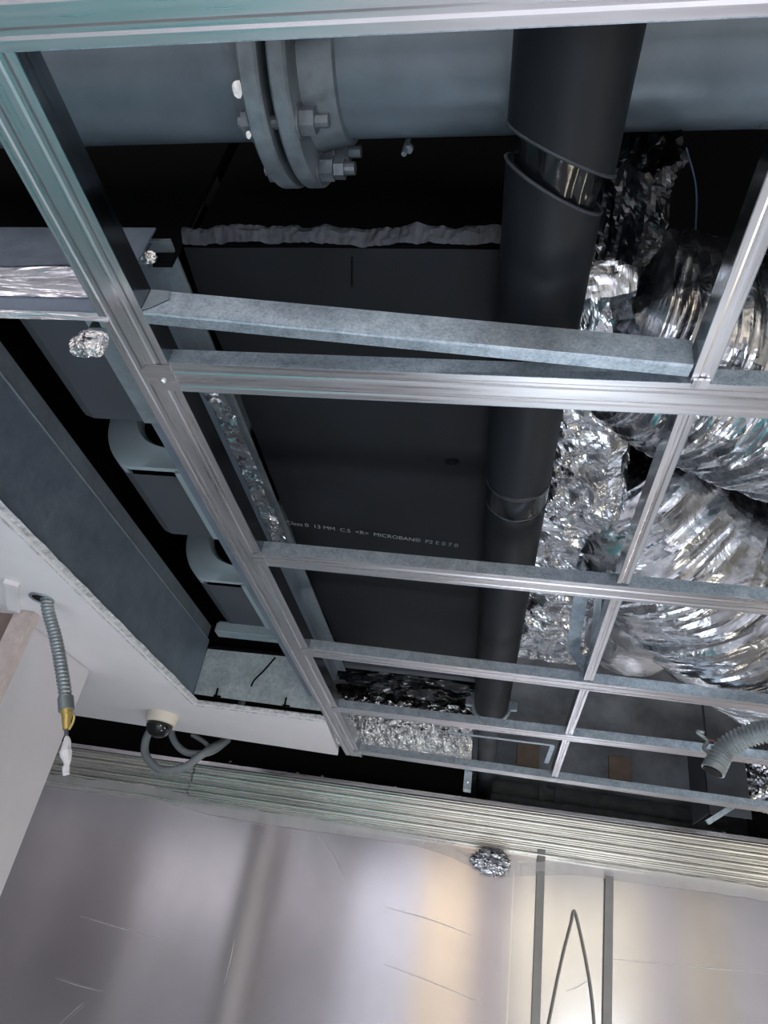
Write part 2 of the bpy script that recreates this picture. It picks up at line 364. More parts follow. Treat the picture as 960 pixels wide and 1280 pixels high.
def film(name, top, label, y, xe):
    root = thing(name, label, 'film', (0, y, 1.5))
    P = [aty(a, b, y) for a, b in top]; n = 80
    def tz(x):
        for a, b in zip(P, P[1:]):
            if a.x <= x <= b.x: t = (x - a.x) / (b.x - a.x); return a.z + (b.z - a.z) * t
        return P[0].z if x < P[0].x else P[-1].z
    x0, x1 = xe
    def fn(u, v):
        x = x0 + (x1 - x0) * u; zt = tz(x) + 0.006 * noise.noise(Vector((x * 14, 1, 0))); z = 0.02 + (zt - 0.055 - 0.02) * v
        return Vector((x, y + 0.0025 * noise.noise(Vector((x * 3, z * 0.8, 4))), z))
    mk('sheet', *grid(n, 24, fn), FILM, root, smooth=True)
    def fn2(u, v):
        x = x0 + (x1 - x0) * u; zt = tz(x) + 0.006 * noise.noise(Vector((x * 14, 1, 0))); z = zt - 0.06 + (0.06 + 0.012 * noise.noise(Vector((x * 9, 7, 0)))) * v
        return Vector((x, y - 0.008 - 0.02 * v + 0.006 * noise.noise(Vector((x * 7, z * 9, 2))), z))
    mk('loose_fold', *grid(n, 6, fn2), FILM_F, root, smooth=True)
    return root
fl1 = film('protective_film', FT, 'milky plastic film loosely covering the left mauve steel panel', WY - 0.016, (-2.6, 0.19))
fl2 = film('protective_film', FT2, 'milky plastic film loosely covering the right cream steel panel', WY - 0.02, (0.197, 3.0))
# scuffs on the film
SCR = m_plain('pale_scuff', (0.95, 0.94, 0.95), 0.4, 0, 0.02, 20, 0)
def scuff(pts, parent, r=0.0013):
    q = [aty(x, y, WY - 0.0235) for x, y in pts]
    mk('scuff', *tubeg(catmull(q, 5), lambda t: r * (0.25 + 0.75 * sin(pi * t)), 5), SCR, parent)
for p in (((100, 1145), (150, 1160), (205, 1175)), ((293, 1175), (288, 1200), (280, 1230)), ((398, 1045), (420, 1075), (437, 1120)), ((68, 1222), (98, 1232), (126, 1239)), ((75, 1280), (92, 1264), (105, 1253)), ((480, 1133), (540, 1150), (592, 1170)), ((480, 1205), (540, 1228), (602, 1254))): scuff(p, fl1)
for p in (((760, 1198), (860, 1208), (965, 1217)), ((708, 1239), (722, 1234), (736, 1225))): scuff(p, fl2)
# wall reflections painted as dark strips; bent line on the right panel
for i, (a, b_, wd, lb) in enumerate((((677, 1062), (669, 1300), 0.020, 'dark strip painted for a reflection on right panel, nearest the foil clump'), ((762, 1090), (759, 1300), 0.020, 'dark strip painted for a reflection on right panel, right of the pointed line'))):
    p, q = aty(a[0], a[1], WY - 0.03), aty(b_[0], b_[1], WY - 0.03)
    tag(mk('reflection_strip', *extr([(-wd, -0.002), (wd, -0.002), (wd, 0.002), (-wd, 0.002)], p, q, up=(0, 1, 0)), m_plain('dark_strip_%d' % i, (0.30, 0.295, 0.29), 0.5), origin=p), lb, 'strip', 'painted reflections on the steel wall')
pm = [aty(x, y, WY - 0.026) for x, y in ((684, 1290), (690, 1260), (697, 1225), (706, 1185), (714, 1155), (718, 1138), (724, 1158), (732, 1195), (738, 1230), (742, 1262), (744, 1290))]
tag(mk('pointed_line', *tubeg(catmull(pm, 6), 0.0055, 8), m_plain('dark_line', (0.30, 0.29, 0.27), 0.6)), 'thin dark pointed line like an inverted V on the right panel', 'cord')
# foil clump stuck on the wall
c = aty(615, 1077, WY - 0.07)
tag(mk('foil_clump', *blob(c, 0.105, 0.05, 0.055, 5, lambda d: 0.72 + 0.5 * crumple(d, 1.6)), FOIL), 'crumpled silver foil clump stuck at the film edge below the ribbed trim', 'foil')

# ================================================================== CEILING FRAME
def ch_profile(wd, ht, lips=True):
    """returns flange outline and two web outlines; u across (0..wd), v up; ridges pressed in the flange"""
    fl = thick([(0, 0), (wd * 0.16, 0), (wd * 0.20, 0.0011), (wd * 0.29, 0.0011), (wd * 0.35, 0), (wd * 0.66, 0), (wd * 0.71, 0.0011), (wd * 0.79, 0.0011), (wd * 0.85, 0), (wd, 0)], 0.0014)
    w0 = thick([(0.006, ht), (0, ht), (0, 0.0)], -0.0014)
    w1 = thick([(wd - 0.006, ht), (wd, ht), (wd, 0.0)], 0.0014)
    return fl, w0, w1
def channel(name, label, cat, P, Q, wd, ht, group, side, fmat, wmat=SPANGLE, tongue=0.0):
    """P,Q: near bottom edge of the flange; side: unit vector across the flange"""
    P, Q = Vector(P), Vector(Q); root = thing(name, label, cat, P.lerp(Q, 0.5), group)
    fl, w0, w1 = ch_profile(wd, ht); d = (Q - P).normalized()
    mk('flange', *extr(fl, P - d * tongue, Q, side=side), fmat, root)
    mk('web', *extr(w0, P, Q, side=side), wmat, root)
    mk('web', *extr(w1, P, Q, side=side), wmat, root)
    return root
gz = G
grp = 'galvanised cross channels of the ceiling frame'
# main channel on the left, along the view
mr = thing('main_channel', 'long bare metal channel running away along the left, teal near its top', 'channel', (-0.63, 1.9, gz))
fl, w0, w1 = ch_profile(0.08, 0.045)
mk('flange', *extr(fl, (-0.668, 0.20, gz), (-0.668, 3.46, gz), side=(1, 0, 0)), FLANGE_Y, mr)
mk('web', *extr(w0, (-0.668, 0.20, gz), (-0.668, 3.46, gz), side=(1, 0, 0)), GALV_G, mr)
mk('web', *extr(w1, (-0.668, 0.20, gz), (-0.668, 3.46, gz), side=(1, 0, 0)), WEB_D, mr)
CH = [((-1.2, 0.258), (3.0, 0.250), 'wide cross channel overhead, cutting the top edge of the picture', 0.0),
      ((-0.588, 0.818), (3.0, 0.826), 'second cross channel, the one the loose slanting channel leans on', 0.055),
      ((-0.588, 1.470), (3.0, 1.545), 'third cross channel, just beyond the white print on the black duct', 0.03),
      ((-0.588, 2.092), (3.0, 2.230), 'fourth cross channel, where the bent hanger strap ends', 0.03),
      ((-0.588, 2.695), (3.0, 2.700), 'fifth cross channel, above the round silver foil duct', 0.03),
      ((-0.588, 3.340), (3.0, 3.500), 'sixth cross channel, the farthest one beside the ribbed trim', 0.03)]
chs = []
for i, (a, b_, lb, tg_) in enumerate(CH):
    z = gz - 0.002 if i == 0 else gz
    P, Q = Vector((a[0], a[1], z)), Vector((b_[0], b_[1], z))
    d = (Q - P).normalized()
    r = channel('cross_channel', lb, 'channel', P, Q, 0.069, 0.031, grp, (-d.y, d.x, 0), FLANGE_X, SPANGLE, 0)
    chs.append(r)
    if tg_:      # tongue lapped under the main channel, with its screw
        y0 = a[1]
        tz = gz - 0.0022
        mk('tongue', *loft([[Vector((x, y, zz)) for x, y in ((-0.585, y0 + 0.002), (-0.585, y0 + 0.067), (-0.588 - tg_ + 0.012, y0 + 0.067), (-0.588 - tg_, y0 + 0.05), (-0.588 - tg_, y0 + 0.016), (-0.588 - tg_ + 0.012, y0 + 0.006))] for zz in (tz, tz + 0.0014)]), FLANGE_X, r)
        if i == 1: mk('screw', *blob((-0.612, y0 + 0.042, tz - 0.001), 0.006, 0.006, 0.004, 2, lambda d: 1), SCREW, r, smooth=True)
# noggings between the cross channels, one line of short runners
ys = [0.327, 0.888, 1.560, 2.185, 2.775, 3.42]
ye = [0.815, 1.478, 2.115, 2.70, 3.36]
xs = [0.268, 0.268, 0.272, 0.283, 0.292, 0.305]
words = ['in front of the second cross channel, against the top right foil', 'between the second and third cross channels', 'between the third and fourth cross channels', 'between the fourth and fifth cross channels', 'between the fifth and sixth cross channels']
for i in range(5):
    P, Q = Vector((xs[i], ys[i], gz + 0.003)), Vector((xs[i + 1], ye[i], gz + 0.003)); d = (Q - P).normalized(); sd = (d.y, -d.x, 0)
    r = thing('short_runner', 'short bare metal runner ' + words[i], 'runner', P.lerp(Q, 0.5), 'short runners in the ceiling frame')
    wd = 0.026 if i else 0.030
    mk('flange', *extr(thick([(0, 0), (wd * 0.3, 0), (wd * 0.4, 0.001), (wd * 0.6, 0.001), (wd * 0.7, 0), (wd, 0)], 0.0014), P, Q, side=sd), FLANGE_Y, r)
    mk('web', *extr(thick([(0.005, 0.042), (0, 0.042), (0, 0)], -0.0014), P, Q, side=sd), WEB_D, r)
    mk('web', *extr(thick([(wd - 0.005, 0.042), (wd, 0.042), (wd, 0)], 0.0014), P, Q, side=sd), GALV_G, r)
    if i == 0: mk('end_tab', *boxg(Q.x + 0.002, Q.x + 0.026, Q.y - 0.006, Q.y + 0.012, gz - 0.003, gz + 0.002), FLANGE_Y, r)
# loose slanting channel lying on the frame
P = Vector((-0.585, 0.703, gz + 0.022)); Q = Vector((0.262, 0.778, gz + 0.022)); d = (Q - P).normalized()
r = thing('loose_channel', 'loose spangled channel slanting across to the second cross channel', 'channel', P.lerp(Q, 0.5))
sd = Vector((-d.y, d.x, 0)); wd = 0.024
mk('flange', *extr(thick([(0, -0.024), (0.004, -0.026), (wd, -0.025)], 0.0014), P, Q, side=sd), SPANGLE, r)
mk('web', *extr(thick([(0.006, 0.025), (0, 0.025), (0, -0.025)], -0.0014), P, Q, side=sd), SPANGLE, r)
mk('cut_tab', *loft([[P + d * a + Vector((0, -0.003 - e, 0)) + Vector((0, 0, b_)) for a, b_ in ((-0.001, 0.024), (0.03, 0.024), (0.035, 0.008), (0.012, -0.015), (-0.001, -0.024))] for e in (0, 0.0014)]), GALV_G, r)
# bent hanger strap
hp = [atz(726, 745, 0.955), atz(716, 812, 0.925), atz(738, 842, 0.845)]
r = thing('hanger_strap', 'bent flat hanger strap coming down to the fourth cross channel', 'strap', hp[1])
def strap(name, a, b_, wd, parent):
    d = (b_ - a).normalized(); sd = Vector((1, -0.15, 0)); sd = (sd - d * sd.dot(d)).normalized(); n = d.cross(sd)
    return mk(name, *loft([[q + sd * u + n * v for u, v in ((-wd, -0.001), (wd, -0.001), (wd, 0.001), (-wd, 0.001))] for q in (a, b_)]), SPANGLE, parent)
strap('upper_leg', hp[0], hp[1], 0.020, r); strap('lower_leg', hp[1], hp[2], 0.018, r)
r2 = [atz(748, 745, 0.95), atz(738, 842, 0.848)]
strap('brace', r2[0], r2[1], 0.010, r)
# bracket tying the far channel to the trim
bx = aty(585, 980, 3.6)
r = thing('angle_clip', 'small metal clip between the far channel and the ribbed trim', 'bracket', bx)
mk('leg', *boxg(bx.x - 0.018, bx.x + 0.018, 3.452, 3.455, G - 0.08, G + 0.03), SPANGLE, r)
mk('foot', *boxg(bx.x - 0.018, bx.x + 0.018, 3.452, 3.52, G - 0.083, G - 0.08), SPANGLE, r)
mk('screw', *blob((bx.x, 3.449, G - 0.05), 0.008, 0.005, 0.008, 2, lambda d: 1), SCREW, r, smooth=True)
# thin L angle left of the farthest runner
a0, a1 = atz(560, 915, 0.835), atz(692, 938, 0.835)
r = thing('thin_angle', 'thin metal angle hanging behind the fifth channel near the runner', 'bracket', a0.lerp(a1, 0.5))
mk('arm', *boxg(a0.x, a1.x - 0.004, a0.y, a0.y + 0.02, a0.z, a0.z + 0.003), SPANGLE, r)
mk('arm', *boxg(a1.x - 0.02, a1.x, a0.y + 0.02, a0.y + 0.30, a0.z, a0.z + 0.003), SPANGLE, r)

# ================================================================== BIG GREY PIPE WITH FLANGES
PC = Vector((0, 0.516, 1.6 + 1.187)); PR = 0.113; FR = 0.186
tilt = 0.012
def pipe_at(x): return Vector((x, PC.y, PC.z + tilt * x))
def ringx(x, r, n=64): c = pipe_at(x); return [c + Vector((0, cos(2 * pi * j / n) * r, sin(2 * pi * j / n) * r)) for j in range(n)]
FX = -0.36
pr = thing('water_pipe', 'big grey painted steel pipe with bolted flanges across the top', 'pipe', pipe_at(FX))
mk('pipe_length', *loft([ringx(-1.9, PR), ringx(FX - 0.07, PR)]), PIPE, pr, auto=0.6)
mk('pipe_length', *loft([ringx(FX + 0.06, PR), ringx(2.2, PR)]), PIPE, pr, auto=0.6)
def flange(x0, x1, s):
    n = 64
    return mk('flange', *loft([ringx(x0, FR - 0.004), ringx(x0 + 0.004, FR), ringx(x1 - 0.004, FR), ringx(x1, FR - 0.004)]), FLG, pr, auto=0.6)
flange(FX - 0.052, FX - 0.022, 1); flange(FX - 0.008, FX + 0.020, 1)
mk('neck', *loft([ringx(FX + 0.020, PR + 0.020), ringx(FX + 0.05, PR + 0.012), ringx(FX + 0.070, PR + 0.009), ringx(FX + 0.074, PR - 0.004)]), FLG, pr, auto=0.6)
mk('neck', *loft([ringx(FX - 0.095, PR + 0.004), ringx(FX - 0.07, PR + 0.014), ringx(FX - 0.052, PR + 0.03)]), FLG, pr, auto=0.6)
mk('gasket', *loft([ringx(FX - 0.024, PR + 0.02), ringx(FX - 0.006, PR + 0.02)]), BLACK, pr)
def hexg(c, ax, r, h, n=6, rot=0.3):
    return loft([[Vector((c.x + e, c.y + cos(2 * pi * j / n + rot) * r, c.z + sin(2 * pi * j / n + rot) * r)) for j in range(n)] for e in (0, h)])
for k in range(8):
    th = radians(-40 - 45 * k); c = pipe_at(FX) + Vector((0, cos(th) * 0.158, sin(th) * 0.158))
    b_ = mk('bolt', *hexg(c + Vector((-0.075, 0, 0)), 0, 0.0105, 0.155 if k % 2 == 0 else 0.140, 12), BOLT, pr)
    mk('washer', *hexg(c + Vector((0.020, 0, 0)), 0, 0.026, 0.003, 20), BOLT, b_)
    mk('nut', *hexg(c + Vector((0.023, 0, 0)), 0, 0.020, 0.022), BOLT, b_)
    if k % 2 == 0: mk('nut', *hexg(c + Vector((0.046, 0, 0)), 0, 0.017, 0.017, 6, 0.6), BOLT, b_)
    mk('bolt_head', *hexg(c + Vector((-0.068, 0, 0)), 0, 0.020, 0.016), BOLT, b_)
for th, s_ in ((-104, 0.016), (-84, 0.008)):
    q = pipe_at(FX - 0.056) + Vector((0, cos(radians(th)) * (FR - 0.004), sin(radians(th)) * (FR - 0.004)))
    mk('white_chip', *blob(q, s_ * 0.6, s_ * 0.9, s_ * 0.6, 2, lambda d: 0.8 + 0.4 * noise.noise(d * 2)), CHIP, pr)
# paint patch at right
def patch(u, v):
    x = 0.335 + 0.75 * u; e = min(1.0, (u * 9 + 0.02)) ** 0.5 * (1 + 0.10 * noise.noise(Vector((u * 7, 3, 0))))
    th = radians(-35) - radians(8 + 40 * e) * v; c = pipe_at(x)
    return c + Vector((0, cos(th) * (PR + 0.0012), sin(th) * (PR + 0.0012)))
mk('paint_patch', *grid(60, 10, patch), m_plain('dull_patch', (0.075, 0.098, 0.122), 0.5, 0.1, 0.15, 12), pr, smooth=True)
# small rod hanging under the pipe
q = aty(510, 190, 0.62)
r = thing('hanging_rod', 'short stub of threaded rod hanging below the grey pipe', 'rod', q)
mk('rod', *tubeg([q + Vector((0, 0, 0.2)), q + Vector((-0.006, 0, -0.006))], 0.0045, 10), BOLT, r)
mk('nut', *loft([[q + Vector((cos(2 * pi * j / 6) * 0.0075, sin(2 * pi * j / 6) * 0.0075, e)) for j in range(6)] for e in (0.006, 0.014)]), BOLT, r)

# ================================================================== BLACK INSULATED PIPE
bp = thing('insulated_pipe', 'black foam insulated pipe running away down the middle', 'pipe', (0.035, 1.6, 1.6 + 0.98))
def tcut(P, Q, r, cut0, cut1, n=48, ns=24, seed=0):
    """tube with slanted ends; cut = slope vector added along the axis by the offset"""
    P, Q = Vector(P), Vector(Q); d = (Q - P).normalized(); a = Vector((1, 0, 0)); a = (a - d * a.dot(d)).normalized(); b2 = d.cross(a); L = (Q - P).length; rings = []
    for i in range(ns + 1):
        t = i / ns; ring = []
        for j in range(n):
            th = 2 * pi * j / n; o = a * cos(th) * r + b2 * sin(th) * r
            rr = 1 + 0.012 * noise.noise(Vector((cos(th) * 2, sin(th) * 2, t * L * 6 + seed)))
            s0 = o.dot(Vector(cut0)); s1 = o.dot(Vector(cut1)); ring.append(P + d * (s0 + (L + s1 - s0) * t) + o * rr)
        rings.append(ring)
    return loft(rings)
pz = 1.6 + 0.98
mk('foam_sleeve', *tcut((0.041, 0.605, pz), (0.030, 1.33, pz), 0.0735, (0.6, 0, 0.35), (0, 0, 0), seed=3), RUBBER, bp, auto=0.6)
mk('foam_sleeve', *tcut((0.030, 1.40, pz), (0.012, 2.96, pz), 0.0735, (0, 0, 0), (0, 0, 0), seed=9), RUBBER, bp, auto=0.6)
mk('foam_sleeve', *tcut((0.058, 0.02, pz - 0.03), (0.045, 0.545, pz - 0.014), 0.077, (0, 0, 0), (0.5, 0, 0.4), seed=5), RUBBER, bp, auto=0.6)
def wr_fn(i, th, p): return 0.006 * rid(Vector((cos(th) * 4 + p.y * 12, sin(th) * 4, p.y * 5))) * max(0, 1 - max(0, p.y - 0.60) / 0.03)
mk('taped_section', *tubeg([(0.044, 0.45 + 0.24 * i / 60, pz - 0.002) for i in range(61)], 0.059, 64, wr_fn), TAPE, bp, smooth=True)
mk('joint_tape', *tubeg([(0.030, 1.315 + 0.10 * i / 12, pz) for i in range(13)], 0.0745, 48, lambda i, th, p: 0.0018 * noise.noise(Vector((cos(th) * 4, p.y * 12, sin(th) * 4)))), TAPE, bp, smooth=True)
# pale cut rims
def rimtube(c, r, cut, name):
    pts = []
    for j in range(49):
        th = 2 * pi * j / 48; o = Vector((cos(th) * r, 0, sin(th) * r)); pts.append(Vector(c) + o + Vector((0, 1, 0)) * o.dot(Vector(cut)))
    mk(name, *tubeg(pts, 0.0028, 6), RUBBER_EDGE, bp, smooth=True)
rimtube((0.041, 0.605, pz), 0.0725, (0.6, 0, 0.35), 'cut_rim'); rimtube((0.030, 1.405, pz), 0.0735, (0, 0, 0), 'tape_rim'); rimtube((0.030, 1.322, pz), 0.0735, (0, 0, 0), 'tape_rim')
rimtube((0.045, 0.545, pz - 0.014), 0.0765, (0.5, 0, 0.4), 'cut_rim')
q = aty(760, 88, 0.42); mk('puncture', *blob(q, 0.006, 0.007, 0.006, 2, lambda d: 1), BLACK, bp)
# clamp at far end + bare pipe
mk('bare_pipe', *tubeg([(0.012, 2.90, pz), (0.008, 5.0, pz)], 0.05, 32), PLATE, bp, auto=0.6)
cl = thing('pipe_clamp', 'galvanised clamp with side lugs at the far end of the black pipe', 'clamp', (0.012, 2.985, pz))
mk('ring', *tubeg([Vector((0.012 + cos(t) * 0.078, 2.985, pz + sin(t) * 0.078)) for t in [2 * pi * k / 40 for k in range(41)]], 0.010, 8), SPANGLE, cl, smooth=True)
for s_ in (-1, 1): mk('lug', *boxg(0.012 + s_ * 0.08 - 0.03, 0.012 + s_ * 0.08 + 0.03, 2.97, 3.0, pz - 0.018, pz + 0.018, 0.003), SPANGLE, cl)
mk('stem', *tubeg([(0.012, 2.985, pz + 0.078), (0.012, 2.985, 3.75)], 0.008, 8), SPANGLE, cl)

# ================================================================== BLACK INSULATED DUCT
dz0 = 1.6 + 1.06
dk = thing('insulated_duct', 'wide flat duct clad in black foam sheet, white print beneath', 'duct', (-0.32, 1.8, dz0))
def dfn(u, v):
    x = -0.628 + u * (0.60) - 0.02 * v; y = 0.775 + v * 2.14
    return x, y
def bottom(u, v):
    x, y = dfn(u, v); x += 0.010 * noise.noise(Vector((y * 5, 0, 3))) * (1 - u)
    return Vector((x, y, dz0 + 0.004 * noise.noise(Vector((x * 4, y * 3, 0)))))
v1, f1 = grid(30, 60, bottom)
mk('foam_sheet', v1, f1, RUBBER2, dk, smooth=True)
def nearface(u, v):
    x, y = dfn(u, 0); yy = y - 0.028 - 0.014 * noise.noise(Vector((x * 9, 2, 0))) - 0.008 * noise.noise(Vector((x * 30, 2, v))) - 0.004 * noise.noise(Vector((x * 90, 2, v * 3)))
    return Vector((x, yy + 0.02 * (1 - v) ** 2, dz0 + 0.002 + 0.022 * v))
mk('cut_edge', *grid(160, 4, nearface), RUBBER_EDGE, dk)
mk('casing', *boxg(-0.615, -0.03, 0.775, 2.915, dz0 + 0.01, dz0 + 0.36), BLACK, dk)
mk('end_lip', *boxg(-0.66, -0.03, 2.88, 2.93, dz0 - 0.012, dz0 + 0.02, 0.004), PLATE, dk)
for a in ((440, 322, 440, 358),): # slit in the sheet
    p, q = atz(a[0], a[1], 1.058), atz(a[2], a[3], 1.058); mk('slit', *tubeg([p, q], 0.0018, 6), BLACK, dk)
for px, py in ((566, 578), (542, 826)):
    q = atz(px, py, 1.058); mk('tear', *blob(q, 0.02, 0.012, 0.004, 3, lambda d: 0.6 + 0.6 * crumple(d, 1.5)), BLACK, dk)
# printed line
cu = bpy.data.curves.new('print', 'FONT'); cu.body = 'Class 0  13 MM  C.S  <R>  MICROBAN\u00ae  P2 E 0 7 0'; cu.size = 0.030; cu.align_x = 'LEFT'
to = bpy.data.objects.new('print_tmp', cu); COL.objects.link(to); bpy.context.view_layer.update()
me = bpy.data.meshes.new_from_object(to.evaluated_get(bpy.context.evaluated_depsgraph_get())); bpy.data.objects.remove(to)
A, B = atz(358, 655, 1.0565), atz(572, 684, 1.0565); d = (B - A); wtxt = max(v.co.x for v in me.vertices); sc = d.length / wtxt; d.normalize()
upv = Vector((d.y, -d.x, 0))       # letters stand toward the viewer (mirrored plane seen from below)
for v in me.vertices: v.co = A + d * (v.co.x * sc) + upv * (v.co.y * sc * 1.15) - wloc(dk)
me.materials.append(PRINT); to = bpy.data.objects.new('printed_text', me); link(to, dk)

# ================================================================== FAN COIL UNIT IN THE OPENING
fc = thing('fan_coil', 'ducted fan coil box with pale fan scrolls above the long ceiling opening', 'fan unit', (-1.0, 1.8, 1.6 + 1.0))
z6 = 1.6
mk('side_lining', *extr(thick([(0, 0.024), (0, 0.27), (0.004, 0.274), (0.0, 0.278)], 0.002), (HX0, 0.745, G), (HX0, 2.848, G), side=(-1, 0, 0)), GALV_D, fc)
mk('side_flange', *extr(thick([(0, 0.278), (0.012, 0.283), (0.012, 0.345), (0.03, 0.347)], 0.002), (HX0, 0.745, G), (HX0, 2.848, G), side=(-1, 0, 0)), GALV_G, fc)
ewl = mk('end_plate', *loft([[Vector((x, y, z)) for x, z in ((HX0 + 0.004, G + 0.03), (-0.675, G + 0.024), (-0.70, G + 0.244), (HX0 + 0.004, G + 0.238))] for y in (2.85, 2.854)]), SPANGLE_B, fc)
mk('end_ledge', *boxg(HX0, -0.66, 2.85, 2.93, G + 0.246, G + 0.256), BLACK, fc)
for px, py in ((274, 868), (360, 880)):
    q = aty(px, py, 2.847); mk('clip', *boxg(q.x - 0.022, q.x + 0.010, 2.842, 2.849, q.z - 0.014, q.z - 0.006), BLACK, fc); mk('clip', *boxg(q.x - 0.016, q.x - 0.010, 2.842, 2.849, q.z - 0.014, q.z + 0.026), BLACK, fc)
q = aty(325, 845, 2.80); mk('wire', *tubeg(catmull([aty(344, 822, 2.82), aty(330, 838, 2.80), aty(318, 850, 2.79), aty(314, 858, 2.79)], 6), 0.004, 6), BLACK, fc)
mk('white_flange', *boxg(-1.235, -0.70, 2.80, 2.86, G + 0.30, G + 0.36, 0.01), SCROLL, fc)
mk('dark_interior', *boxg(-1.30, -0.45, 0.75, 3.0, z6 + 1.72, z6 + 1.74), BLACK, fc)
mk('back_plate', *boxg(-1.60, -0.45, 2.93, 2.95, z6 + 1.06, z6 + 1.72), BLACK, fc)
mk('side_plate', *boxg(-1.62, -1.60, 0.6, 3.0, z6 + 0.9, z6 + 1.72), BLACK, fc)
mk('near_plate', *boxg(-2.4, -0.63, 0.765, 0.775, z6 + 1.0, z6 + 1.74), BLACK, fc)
cx, cz = -1.02, z6 + 1.375
def outer(k=1.0):
    pts = [(-0.80, z6 + 1.15), (-1.157, z6 + 1.15)]
    for a in range(232, 89, -8):
        t = radians(a); pts.append((cx + cos(t) * 0.272 * k, cz + sin(t) * 0.272 * k))
    pts.append((-0.80, cz + 0.272)); return pts
def blower(y0, y1):
    b = MB()
    o = outer()
    body = mk('fan_housing', *loft([[Vector((x, y, z)) for x, z in o] for y in (y0 + 0.006, y1)]), PLATE, fc)
    # pale side: annulus between outline and inlet, with a rolled bell mouth
    n = 60; ri = 0.152
    def outp(t):
        dx, dz = cos(t), sin(t); best = 0.272
        if dz < 0: best = min(best, (cz - (z6 + 1.15)) / -dz)
        if dx > 0: best = min(best, 0.22 / dx)
        return best
    rings = []
    for k, (f, dy) in enumerate(((1.0, 0.03), (1.0, -0.003), (0.96, -0.008), (0.55, -0.010), (0.30, -0.022), (0.12, -0.030), (0.02, -0.020), (0.0, 0.0), (0.0, 0.05))):
        rings.append([Vector((cx + cos(t) * (ri + (outp(t) - ri) * f), y0 + dy, cz + sin(t) * (ri + (outp(t) - ri) * f))) for t in [2 * pi * j / n for j in range(n)]])
    mk('scroll_side', *loft(rings, True, False), SCROLL, body, auto=0.9)
    mk('edge_strip', *boxg(-0.998, -0.955, y0, y1, z6 + 1.142, z6 + 1.152), SCROLL, body)
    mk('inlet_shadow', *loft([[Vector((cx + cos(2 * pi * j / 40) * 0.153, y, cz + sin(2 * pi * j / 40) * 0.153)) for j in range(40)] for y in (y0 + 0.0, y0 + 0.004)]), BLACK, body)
for y0, y1 in ((0.98, 1.405), (1.64, 2.03), (2.39, 2.82)): blower(y0, y1)
mk('casing_rail', *extr(thick([(0, 0.03), (0, 0), (0.055, 0), (0.055, 0.05)], 0.002), (-0.755, 0.80, z6 + 0.862), (-0.755, 1.06, z6 + 0.862), side=(1, 0, 0)), GALV_G, fc)
mk('casing_rail', *extr(thick([(0, 0.05), (0, 0), (0.03, 0), (0.03, 0.05)], 0.002), (-0.742, 1.06, z6 + 0.865), (-0.742, 2.80, z6 + 0.865), side=(1, 0, 0)), GALV_D, fc)
# casing strips right of the main channel
mk('casing_strip', *boxg(-0.70, -0.632, 0.74, 2.92, z6 + 1.03, z6 + 1.036), GALV_G, fc)
mk('casing_strip', *boxg(-0.735, -0.668, 0.745, 2.92, z6 + 0.985, z6 + 1.03), GALV_D, fc)
def strip(u, v):
    y = 1.0 + 0.85 * v; x = -0.642 + 0.045 * (u - 0.5) + 0.008 * noise.noise(Vector((y * 7, 2, 1)))
    return Vector((x, y, z6 + 0.978 + 0.016 * crumple((x, y, 0), 11) - 0.006))
mk('foil_seam', *grid(16, 200, strip), FOIL, fc)
# foil-taped collar across the near end
co = thing('duct_collar', 'foil taped galvanised duct collar crossing behind the main channel at left', 'duct', (-1.2, 0.74, z6 + 0.88))
def cw(q): return Vector((0, 0.004 * noise.noise(q * 9), 0.006 * noise.noise(q * Vector((7, 7, 7)).x + Vector((3, 0, 0)))))
def band(name, prof, mat, t=0.003, nseg=60, x1=-0.655, wob=cw):
    return mk(name, *extr(thick(prof, t), (-2.4, 0.72, z6), (x1, 0.72, z6 - 0.0), side=(0, 1, 0), nseg=nseg, wob=wob), mat, co, auto=0.7)
band('upper_plate', [(0, 1.04), (0, 0.925)], GALV_D, wob=None, nseg=1)
band('foil_band', [(0, 0.93), (-0.008, 0.914), (-0.003, 0.908), (-0.014, 0.896), (-0.004, 0.890), (-0.012, 0.878), (-0.004, 0.868)], FOIL_LONG)
band('foil_band', [(-0.004, 0.868), (-0.012, 0.862), (-0.002, 0.846)], FOIL_LONG)
band('lower_plate', [(0, 0.85), (0.012, 0.826), (0.002, 0.812)], GALV_D)
band('foil_lip', [(0.002, 0.815), (-0.006, 0.806), (0.004, 0.797)], FOIL_LONG)
c = aty(112, 430, 0.72); mk('foil_tag', *blob(c, 0.028, 0.012, 0.022, 5, lambda d: (0.85 + 0.22 * crumple(d, 1.3)) / max(abs(d.x), abs(d.z), 0.72) ** 0.8), FOIL_FINE, co)
c = aty(183, 322, 0.74); mk('foil_tag', *blob(c, 0.022, 0.012, 0.014, 4, lambda d: 0.7 + 0.45 * crumple(d, 1.4)), FOIL_FINE, co)

